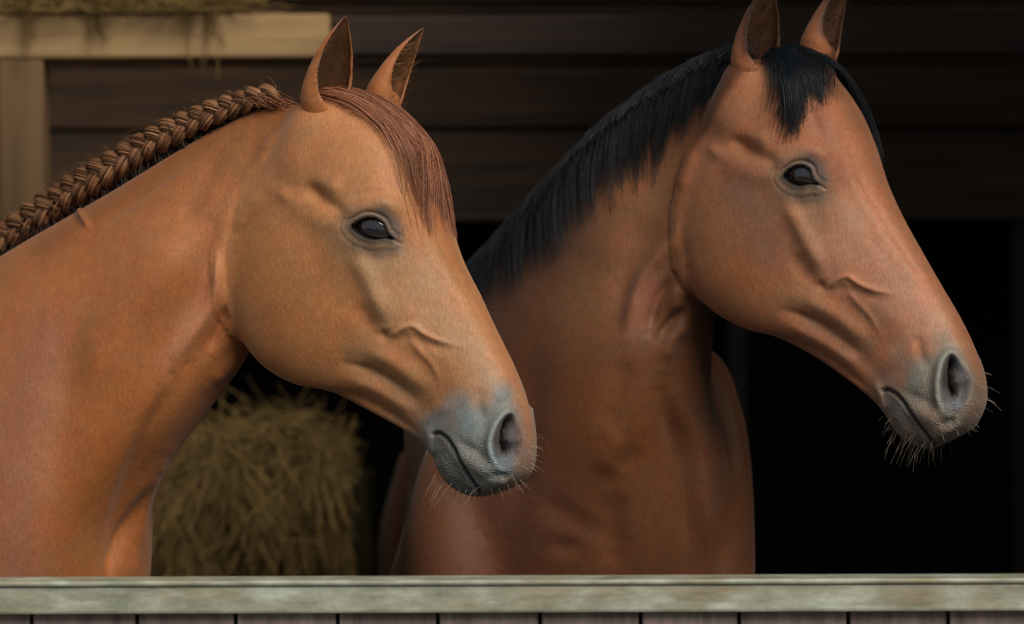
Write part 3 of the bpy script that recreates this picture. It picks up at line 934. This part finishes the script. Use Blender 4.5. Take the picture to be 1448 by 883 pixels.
def make_ear(H, base, tip, lat0, lat1, opening, half, bow, pal):
    b = off_plane(H, *base, lat0); t_ = off_plane(H, *tip, lat1)
    ax = unit(t_ - b)
    op = H['fwd'] * opening[0] + H['nrm'] * opening[1]
    op = unit(op - ax * (op @ ax)); sd = np.cross(ax, op)
    nt_, na = 40, 33
    tt = np.linspace(0, 1, nt_) ** 0.9
    V = []; C = []
    for layer in (0, 1):
        for t in tt:
            a = np.interp(t, EAR_T, EAR_A) * half; d = np.interp(t, EAR_T, EAR_D) * half
            ph = math.radians(np.interp(t, EAR_T, EAR_PHI))
            c = b + (t_ - b) * t + op * (bow * math.sin(math.pi * t)) * -1
            th = 0.0035 * min(1, (1 - t) * 6 + 0.05) * layer
            for k in range(na):
                p = -1 + 2 * k / (na - 1)
                an = p * ph
                w = max(a - th, 0.0003); dd = max(d - th, 0.0003)
                lip = 1 - 0.12 * (abs(p) ** 6)
                V.append(c + sd * (w * math.sin(an) * lip) - op * (dd * math.cos(an)))
                rim = abs(p) ** 5 * sstep(.22, .40, t)
                if layer == 0:
                    col = pal['ear_out'] * (1 - rim * pal['rim_w']) + pal['ear_rim'] * rim * pal['rim_w']
                    tw = sstep(pal['tip_from'], 1.0, t); col = col * (1 - tw) + pal['ear_tip'] * tw
                else:
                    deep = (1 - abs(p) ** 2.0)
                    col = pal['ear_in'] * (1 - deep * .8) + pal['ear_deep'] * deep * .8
                    col = col * (1 - rim * .5) + pal['ear_rim'] * rim * .5
                C.append(col)
    V = np.array(V); C = np.array(C); n1 = nt_ * na
    F = []
    for i in range(nt_ - 1):
        for k in range(na - 1):
            q = [i * na + k, i * na + k + 1, (i + 1) * na + k + 1, (i + 1) * na + k]
            F.append(q[::-1]); F.append([n1 + x for x in q])
        for k in (0, na - 1):
            q = [i * na + k, (i + 1) * na + k, n1 + (i + 1) * na + k, n1 + i * na + k]
            F.append(q if k else q[::-1])
    for k in range(na - 1):
        i = nt_ - 1
        F.append([i * na + k + 1, i * na + k, n1 + i * na + k, n1 + i * na + k + 1])
    me = mesh_from('ear', V, F)
    set_color(me, 'coat', C); set_color(me, 'skin', np.zeros((len(V), 3)))
    o = link('ear', me, H['S']['mat'], H['ob'])
    # soft hairs lining the opening
    n = 260
    t = RNG.uniform(.08, .8, n); p = RNG.uniform(-.98, .98, n)
    a = np.interp(t, EAR_T, EAR_A) * half - .004; d = np.interp(t, EAR_T, EAR_D) * half - .004; ph = np.radians(np.interp(t, EAR_T, EAR_PHI))
    c = b + (t_ - b) * t[:, None] - op * (bow * np.sin(math.pi * t))[:, None]
    r0 = c + sd * (a * np.sin(p * ph))[:, None] - op * (d * np.cos(p * ph))[:, None]
    dirn = unit(op * .9 + ax * .55 - sd * (np.sin(p * ph) * .5)[:, None] + RNG.normal(0, .25, (n, 3)))
    k = np.linspace(0, 1, 5)[None, :, None]
    P = r0[:, None] + dirn[:, None] * k * RNG.uniform(.008, .02, n)[:, None, None] + ax * (k ** 2) * .004
    tubes('ear_hair', P, .0004, .00012, pal['ear_hair'], o, tone=RNG.random(n))
    return o

M_EARHAIR_A = hair_mat('fawn_ear_hair', srgb(110, 76, 44), srgb(176, 130, 84))
M_EARHAIR_B = hair_mat('dark_ear_hair', srgb(70, 50, 36), srgb(120, 84, 56))
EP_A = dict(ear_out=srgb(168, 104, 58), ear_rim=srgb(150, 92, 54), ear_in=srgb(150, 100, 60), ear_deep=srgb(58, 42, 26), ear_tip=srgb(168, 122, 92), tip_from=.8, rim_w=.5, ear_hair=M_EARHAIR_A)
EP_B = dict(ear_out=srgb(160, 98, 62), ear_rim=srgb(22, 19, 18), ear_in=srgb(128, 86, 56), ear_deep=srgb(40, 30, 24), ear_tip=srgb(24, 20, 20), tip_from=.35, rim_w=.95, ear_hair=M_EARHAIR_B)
make_ear(HA, (452, 182), (491, 23), .034, .062, (.86, .50), .040, .004, EP_A)
make_ear(HA, (530, 165), (601, 40), -.036, -.075, (.96, .02), .034, .004, EP_A)
make_ear(HB, (1062, 128), (1092, -26), .035, .060, (.84, .54), .040, .004, EP_B)
make_ear(HB, (1150, 100), (1203, -30), -.034, -.070, (.95, .10), .037, .004, EP_B)

# ------------------------------------------------------------------ eyes
def eye_mat():
    m, nt, b = new_mat('dark_eye')
    tc = nt.nodes.new('ShaderNodeTexCoord')
    sep = nt.nodes.new('ShaderNodeVectorMath'); sep.operation = 'MULTIPLY'; sep.inputs[1].default_value = (1.0, 1.75, 0.0)
    nt.links.new(tc.outputs['Object'], sep.inputs[0])
    ln = nt.nodes.new('ShaderNodeVectorMath'); ln.operation = 'LENGTH'
    nt.links.new(sep.outputs[0], ln.inputs[0])
    c = ramp(nt, ln.outputs['Value'], [(0.0, srgb(14, 16, 26)), (0.33, srgb(16, 18, 30)), (0.42, srgb(46, 32, 26)), (0.8, srgb(40, 28, 24)), (0.95, srgb(14, 11, 10))])
    nt.links.new(c, b.inputs['Base Color'])
    b.inputs['Roughness'].default_value = 0.12
    b.inputs['Coat Weight'].default_value = 1.0
    b.inputs['Coat Roughness'].default_value = 0.03
    return m
M_EYE = eye_mat()
def make_eye(H, i):
    p, n = H['eyes'][i]
    sg = 1 if i == 0 else -1
    bm = bmesh.new()
    bmesh.ops.create_uvsphere(bm, u_segments=48, v_segments=32, radius=1.0)
    me = bpy.data.meshes.new('eyeball'); bm.to_mesh(me); bm.free()
    me.polygons.foreach_set('use_smooth', np.ones(len(me.polygons), bool))
    z = unit(n * 0.75 + H['nrm'] * sg * 0.25)
    q0 = off_plane(H, *H['S']['eye_px'][0], .09); q1 = off_plane(H, *H['S']['eye_px'][1], .09)
    x = unit(q1 - q0); x = unit(x - z * (x @ z)); y = np.cross(z, x)
    o = link('eyeball', me, M_EYE, H['ob'])
    R = np.eye(4)
    sc = (.031, .024, .022)
    R[:3, 0] = x * sc[0]; R[:3, 1] = y * sc[1]; R[:3, 2] = z * sc[2]
    R[:3, 3] = p + n * .0065 - z * .022
    o.matrix_world = Matrix(R.tolist())
    o.matrix_parent_inverse = Matrix.Identity(4)
A_EYE = [(500, 319), (556, 338)]; B_EYE = [(1112, 250), (1157, 262)]
HA['S']['eye_px'] = A_EYE; HB['S']['eye_px'] = B_EYE
for H in (HA, HB):
    for i in (0, 1): make_eye(H, i)

def surf(H, pts, sg=1, jit=0.0):
    """skin points (and normals) under side view positions"""
    k = np.flatnonzero(np.sign(H['l']) == sg)
    Xs = H['X'][k]; out = []
    for p in pts:
        i = k[np.argmin(((Xs - p) ** 2).sum(1))]
        out.append(i)
    out = np.array(out)
    return H['V'][out], H['N'][out]

# ------------------------------------------------------------------ lashes and whiskers
M_WHISK = hair_mat('pale_whiskers', srgb(120, 104, 84), srgb(214, 196, 170), .5)
M_LASH_A = hair_mat('brown_lashes', srgb(50, 36, 26), srgb(110, 76, 50))
M_LASH_B = hair_mat('black_lashes', srgb(14, 12, 12), srgb(40, 34, 30))
def whiskers(H):
    for sg in (1, -1):
        roots = []; ln = []
        for c, rx, ry, n, L in (((628, 684), 22, 14, 20, (.014, .042)), ((612, 655), 8, 22, 7, (.010, .026)), ((660, 694), 16, 6, 9, (.008, .024)), ((742, 640), 10, 26, 6, (.010, .026)), ((715, 682), 26, 8, 5, (.008, .018))):
            for _ in range(n):
                roots.append((c[0] + random.uniform(-rx, rx), c[1] + random.uniform(-ry, ry))); ln.append(random.uniform(*L))
        p, n = surf(H, np.array(roots), sg)
        N_ = len(p); ln = np.array(ln)
        down = np.where(np.array(roots)[:, 0:1] < 690, 1.0, 0.25)
        d = unit(n * .9 + np.array([0, 0, -.9]) * down - H['fwd'] * .35 * (down > .5) + H['fwd'] * .6 * (down < .5) + RNG.normal(0, .34, (N_, 3)))
        k = np.linspace(0, 1, 7)[None, :, None]
        P = p[:, None] - d[:, None] * .002 + d[:, None] * k * ln[:, None, None] + np.array([0, 0, -1.0]) * (k ** 2) * ln[:, None, None] * .25 + RNG.normal(0, .06, (N_, 1, 3)) * k ** 2 * ln[:, None, None]
        tubes('whiskers', P, .00030, .00008, M_WHISK, H['ob'])
def lashes(H, mat):
    for sg in (1, -1):
        f = RNG.uniform(.0, 1, 70)
        up = np.array([(503, 315), (509, 310), (520, 305.5), (531, 306), (541, 312), (546, 322)], float)
        r = catmull(up, f * 5)
        p, n = surf(H, r, sg)
        d = unit(n * 1.0 + np.array([0, 0, -.55]) + RNG.normal(0, .18, (70, 3)))
        L = RNG.uniform(.007, .015, 70)[:, None, None]
        k = np.linspace(0, 1, 6)[None, :, None]
        P = p[:, None] - n[:, None] * .001 + d[:, None] * k * L + np.array([0, 0, .3]) * k ** 2 * L
        tubes('eyelashes', P, .00035, .00010, mat, H['ob'])
for H, mt in ((HA, M_LASH_A), (HB, M_LASH_B)):
    whiskers(H); lashes(H, mt)

# ------------------------------------------------------------------ manes and forelocks
def strands(loft, n_clump, per, K, root_t, root_x, d_t, tip_x, lift, sag, jt=.12, jx=.03, curl=0.0, power=1.0):
    """hair over a loft: x < 0 lies on the far side, x > 0 on the near side (x is the ring position from the dorsal line)"""
    out = []
    k = np.linspace(0, 1, K)
    for c in range(n_clump):
        t0 = root_t(c); x0 = root_x(c); dt = d_t(c, t0); x1 = tip_x(c, t0)
        L0, L1 = lift(c, t0)
        j = RNG.normal(0, 1, (per, 4))
        ln = 1 - .35 * RNG.random(per) ** 2
        tt = t0 + j[:, :1] * jt + dt * ln[:, None] * k[None] - j[:, :1] * jt * .5 * k[None]
        xx = x0 + j[:, 1:2] * jx + (x1 - x0) * ln[:, None] * k[None] ** power + j[:, 1:2] * jx * .2 * k[None] + curl * np.sin(k * 3.1 + c)[None] * .02
        off = L0 + (L1 - L0) * k[None] + sag * np.sin(k * math.pi)[None] + j[:, 2:3] * .0022 * (.4 + k[None])
        off = np.maximum(off, .0015)
        off = off * (1 - .999 * np.exp(-k[None] * 14))
        tt = np.clip(tt, 0, len(loft.D) - 1.01)
        P = loft.eval(tt, np.abs(xx), np.where(xx < 0, -1.0, 1.0), off)
        out.append(P)
    return np.concatenate(out)

M_MANE_A = hair_mat('chestnut_hair', srgb(96, 52, 34), srgb(196, 130, 94), .42)
M_BRAID = hair_mat('braid_hair', srgb(92, 58, 36), srgb(178, 126, 84), .45)
M_MANE_B = hair_mat('black_hair', srgb(6, 8, 10), srgb(24, 32, 40), .42, .5)

# chestnut forelock combed down the forehead
P = strands(HA['head'], 42, 34, 16, lambda c: random.uniform(.15, .75), lambda c: random.uniform(-.16, .16), lambda c, t: random.uniform(2.4, 3.9), lambda c, t: random.uniform(-.20, .14),
            lambda c, t: (.012, .0035), .004, .12, .02)
tubes('forelock', P, .0006, .00022, M_MANE_A, HA['ob'], tone=np.clip(np.repeat(RNG.random(42), 34) * .7 + RNG.random(42 * 34) * .3, 0, 1))
# black forelock: one tuft to the near side, a longer one along the far brow
P1 = strands(HB['head'], 26, 40, 14, lambda c: random.uniform(-.0, .5), lambda c: random.uniform(-.10, .20), lambda c, t: random.uniform(.9, 1.75), lambda c, t: random.uniform(.08, .36), lambda c, t: (.016, .004), .006, .12, .02)
P2 = strands(HB['head'], 20, 40, 14, lambda c: random.uniform(.1, .6), lambda c: random.uniform(-.24, .0), lambda c, t: random.uniform(1.8, 2.9), lambda c, t: random.uniform(-.34, -.16), lambda c, t: (.014, .006), .006, .12, .02)
P = np.concatenate([P1, P2])
tubes('forelock', P, .0006, .00022, M_MANE_B, HB['ob'])
# black mane falling over the near side of the neck
def mane_len(c, t): return random.uniform(.24, .40) * (1.0 if t > 1 else .8)
P = strands(HB['neck'], 300, 15, 13, lambda c: .15 + 6.6 * (c + random.random()) / 300, lambda c: random.uniform(-.06, .05), lambda c, t: random.uniform(.25, .75), mane_len, lambda c, t: (.034, .007), .014, .13, .03, power=1.25)
tubes('mane', P, .0007, .00025, M_MANE_B, HB['ob'], tone=np.clip(np.repeat(RNG.random(300), 15) * .6 + RNG.random(4500) * .4, 0, 1))

# ------------------------------------------------------------------ running braid along the chestnut crest
braid = link('mane_braid', None, None, HA['ob'])
braid_px = np.array([(392, 140, .05), (372, 134, .055), (335, 147, .085), (300, 159, .105), (265, 175, .13), (230, 192, .15), (195, 213, .18), (160, 235, .205), (125, 256, .235), (90, 280, .27), (50, 306, .30), (5, 337, .335), (-50, 372, .38), (-100, 400, .42), (-150, 428, .46)])
bc = np.array([at(*p) for p in braid_px])
ns_ = 230
bt = np.linspace(0, len(bc) - 1, ns_)
BC = catmull(bc, bt)
arc = np.concatenate([[0], np.cumsum(np.linalg.norm(np.diff(BC, axis=0), axis=1))])
BT = unit(np.gradient(BC, axis=0))
side = unit(np.cross(BT, np.array([0, 0, 1.0]))); side *= np.sign((side @ HA['nrm']))[:, None]
face = unit(side * .85 + np.cross(side, BT) * 0); upv = unit(np.cross(BT, side)); upv *= np.sign(upv[:, 2:3])
wid = np.interp(arc, [0, .05, .2, .35, 1], [.011, .013, .016, .0195, .021])
lam = np.interp(arc, [0, .1, .3, 1], [.075, .080, .092, .098])
phase = np.concatenate([[0], np.cumsum(np.diff(arc) / lam[1:])]) * 2 * math.pi
for j in range(3):
    th = phase + j * 2 * math.pi / 3
    Cj = BC + upv * (wid * 0.78 * np.sin(th))[:, None] + face * (wid * 0.50 * np.sin(2 * th))[:, None]
    Tj = unit(np.gradient(Cj, axis=0))
    Aj = unit(np.cross(Tj, face)); Bj = np.cross(Tj, Aj)
    nh = 72
    ang = RNG.random(nh) * 2 * math.pi; rr = np.sqrt(RNG.uniform(.45, 1, nh)); tw = RNG.normal(0, 1.2, nh)
    rad = wid * .66
    a_ = ang[:, None] + tw[:, None] * arc[None] * 3
    wob = 1 + .05 * np.sin(arc[None] * 90 + ang[:, None] * 5)
    P = Cj[None] + (rad[None] * rr[:, None] * wob)[:, :, None] * (np.cos(a_)[:, :, None] * Aj[None] + np.sin(a_)[:, :, None] * Bj[None])
    o = tubes('braid_strand', P, .0011, .0011, M_BRAID, braid)
# short dark mane roots between crest and braid
nr = 1500
t = RNG.uniform(1.0, 8, nr); x = RNG.normal(0, .035, nr)
r0 = HA['neck'].eval(t, np.abs(x), np.where(x < 0, -1.0, 1.0)) - np.array([0, 0, .003])
bi = np.argmin(((BC[None] - r0[:, None]) ** 2).sum(-1), 1)
k = np.linspace(0, 1, 4)[None, :, None]
tubes('mane_roots', r0[:, None] * (1 - k) + (BC[bi] + RNG.normal(0, .006, (nr, 3)))[:, None] * k, .0011, .0008, hair_mat('dark_roots', srgb(30, 20, 14), srgb(64, 42, 28)), HA['ob'])
# loose wisps on the braid
nw = 420
i = RNG.integers(2, ns_ - 40, nw)
r0 = BC[i] + (upv[i] * RNG.normal(0.6, .5, (nw, 1)) + face[i] * RNG.normal(.2, .5, (nw, 1))) * wid[i][:, None]
d = unit(upv[i] * .9 + face[i] * .2 + BT[i] * RNG.normal(0, .9, (nw, 1)) + RNG.normal(0, .3, (nw, 3)))
k = np.linspace(0, 1, 6)[None, :, None]
L = RNG.uniform(.004, .016, nw)[:, None, None]
wsp = tubes('loose_hairs', r0[:, None] + d[:, None] * k * L + BT[i][:, None] * k ** 2 * L * .6, .0003, .0001, M_BRAID, braid)
# poll tuft where the braid starts
nt_ = 300
f = RNG.random(nt_)
r0 = at(398, 148, .05)[None] + HA['nrm'] * RNG.normal(0, .012, (nt_, 1)) + HA['fwd'] * RNG.normal(0.0, .010, (nt_, 1))
k = np.linspace(0, 1, 8)[None, :, None]
P = r0[:, None] * (1 - k) + bc[2][None, None] * k + np.array([0, 0, 1.0]) * np.sin(k * math.pi) * RNG.uniform(.004, .016, nt_)[:, None, None] + RNG.normal(0, .004, (nt_, 1, 3))
ptf = tubes('poll_tuft', P, .0006, .0003, M_MANE_A, braid)

# ------------------------------------------------------------------ hay
def straw_cloud(n, fn, L, K=5, droop=.3):
    r0, d = fn(n)
    k = np.linspace(0, 1, K)[None, :, None]
    Ls = RNG.uniform(*L, n)[:, None, None]
    bend = RNG.normal(0, .25, (n, 1, 3))
    return r0[:, None] + d[:, None] * k * Ls + bend * k ** 2 * Ls + np.array([0, 0, -droop]) * k ** 2 * Ls

# bale of loose hay on the floor behind the chestnut's throat
YH = 2.0
hay_c = at(365, 700, YH)
def bale(n):
    u = RNG.uniform(-1, 1, n)
    x = hay_c[0] + u * .25
    top = at(0, 640, YH)[2] + .03 * np.cos(u * 2.6 - .2) - .04 * np.abs(u) ** 3 + .012 * np.sin(u * 11)
    front = RNG.random(n) < .30
    over = (~front) & (RNG.random(n) < .45)
    lock = np.sin(u * 9.0) * .5 + .5                      # locks of hay slipping over the front edge
    y = np.where(front, YH - .155, np.where(over, YH - .20 - .03 * RNG.random(n), YH - .20 + RNG.random(n) * .40))
    z = np.where(front, top - .05 - RNG.random(n) * .75, top + RNG.normal(.012, .014, n) - np.where(over, lock * RNG.random(n) * .22, 0))
    d = unit(np.stack([RNG.normal(0, np.where(over, .45, .9), n), np.where(front | over, -.12, RNG.normal(0, .5, n)), np.where(over, RNG.normal(-.9, .4, n), np.where(front, RNG.normal(-.4, .6, n), RNG.normal(.05, .3, n)))], 1))
    return np.stack([x, y, z], 1), d
zt = at(0, 640, YH)[2]
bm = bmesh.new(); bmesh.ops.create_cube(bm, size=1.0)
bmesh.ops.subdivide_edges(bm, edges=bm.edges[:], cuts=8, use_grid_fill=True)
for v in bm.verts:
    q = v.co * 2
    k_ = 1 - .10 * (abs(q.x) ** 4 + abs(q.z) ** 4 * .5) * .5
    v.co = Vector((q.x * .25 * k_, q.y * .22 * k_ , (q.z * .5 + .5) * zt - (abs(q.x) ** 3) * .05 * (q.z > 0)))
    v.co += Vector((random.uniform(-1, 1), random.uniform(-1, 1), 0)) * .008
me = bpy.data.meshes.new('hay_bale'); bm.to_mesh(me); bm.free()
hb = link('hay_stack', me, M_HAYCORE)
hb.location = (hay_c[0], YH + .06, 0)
tag(hb, 'stack of loose dry hay behind the chestnut horse\'s throat', 'hay')
P = straw_cloud(7000, bale, (.04, .15), 4)
P[:, :, 0] = hay_c[0] - .02 + .255 * np.tanh((P[:, :, 0] - hay_c[0] + .02) / .24)
st = tubes('loose_straw', P - np.array([hay_c[0], YH + .06, 0]), .0017, .0010, M_HAY, hb)
st['kind'] = 'stuff'
# hay lying on the beam
def on_beam(n):
    x = RNG.uniform(at(-20, 0, YB)[0], at(325, 0, YB)[0], n)
    y = YB + RNG.uniform(-.01, .10, n)
    z = zb1 + RNG.random(n) ** 1.5 * .07 + .003
    d = unit(np.stack([RNG.normal(0, 1, n), RNG.normal(-.1, .5, n), RNG.normal(0, .18, n)], 1))
    return np.stack([x, y, z], 1), d
P = straw_cloud(2600, on_beam, (.04, .12), droop=0)
P[:, :, 2] = np.maximum(P[:, :, 2], zb1 + .003)
def hang(n):
    c = RNG.choice([40, 52, 130, 140, 265, 300, 306], n)
    x = at(0, 0, YB)[0] + (c + RNG.normal(0, 5, n)) / (PXM * 5 / (5 + YB))
    r = np.stack([x, np.full(n, YB - .006) - RNG.random(n) * .01, zb1 + RNG.random(n) * .02], 1)
    d = unit(np.stack([RNG.normal(.05, .12, n), np.full(n, -.06), np.full(n, -1.0)], 1))
    return r, d
P2 = straw_cloud(70, hang, (.03, .10), droop=0)
P2[:, :, 1] = np.minimum(P2[:, :, 1], YB - .004)
o = tubes('hay_wisps', np.concatenate([P, P2]), .0012, .0008, M_HAY)
tag(o, 'loose hay lying along the top of the pale timber beam', 'hay', kind='stuff')
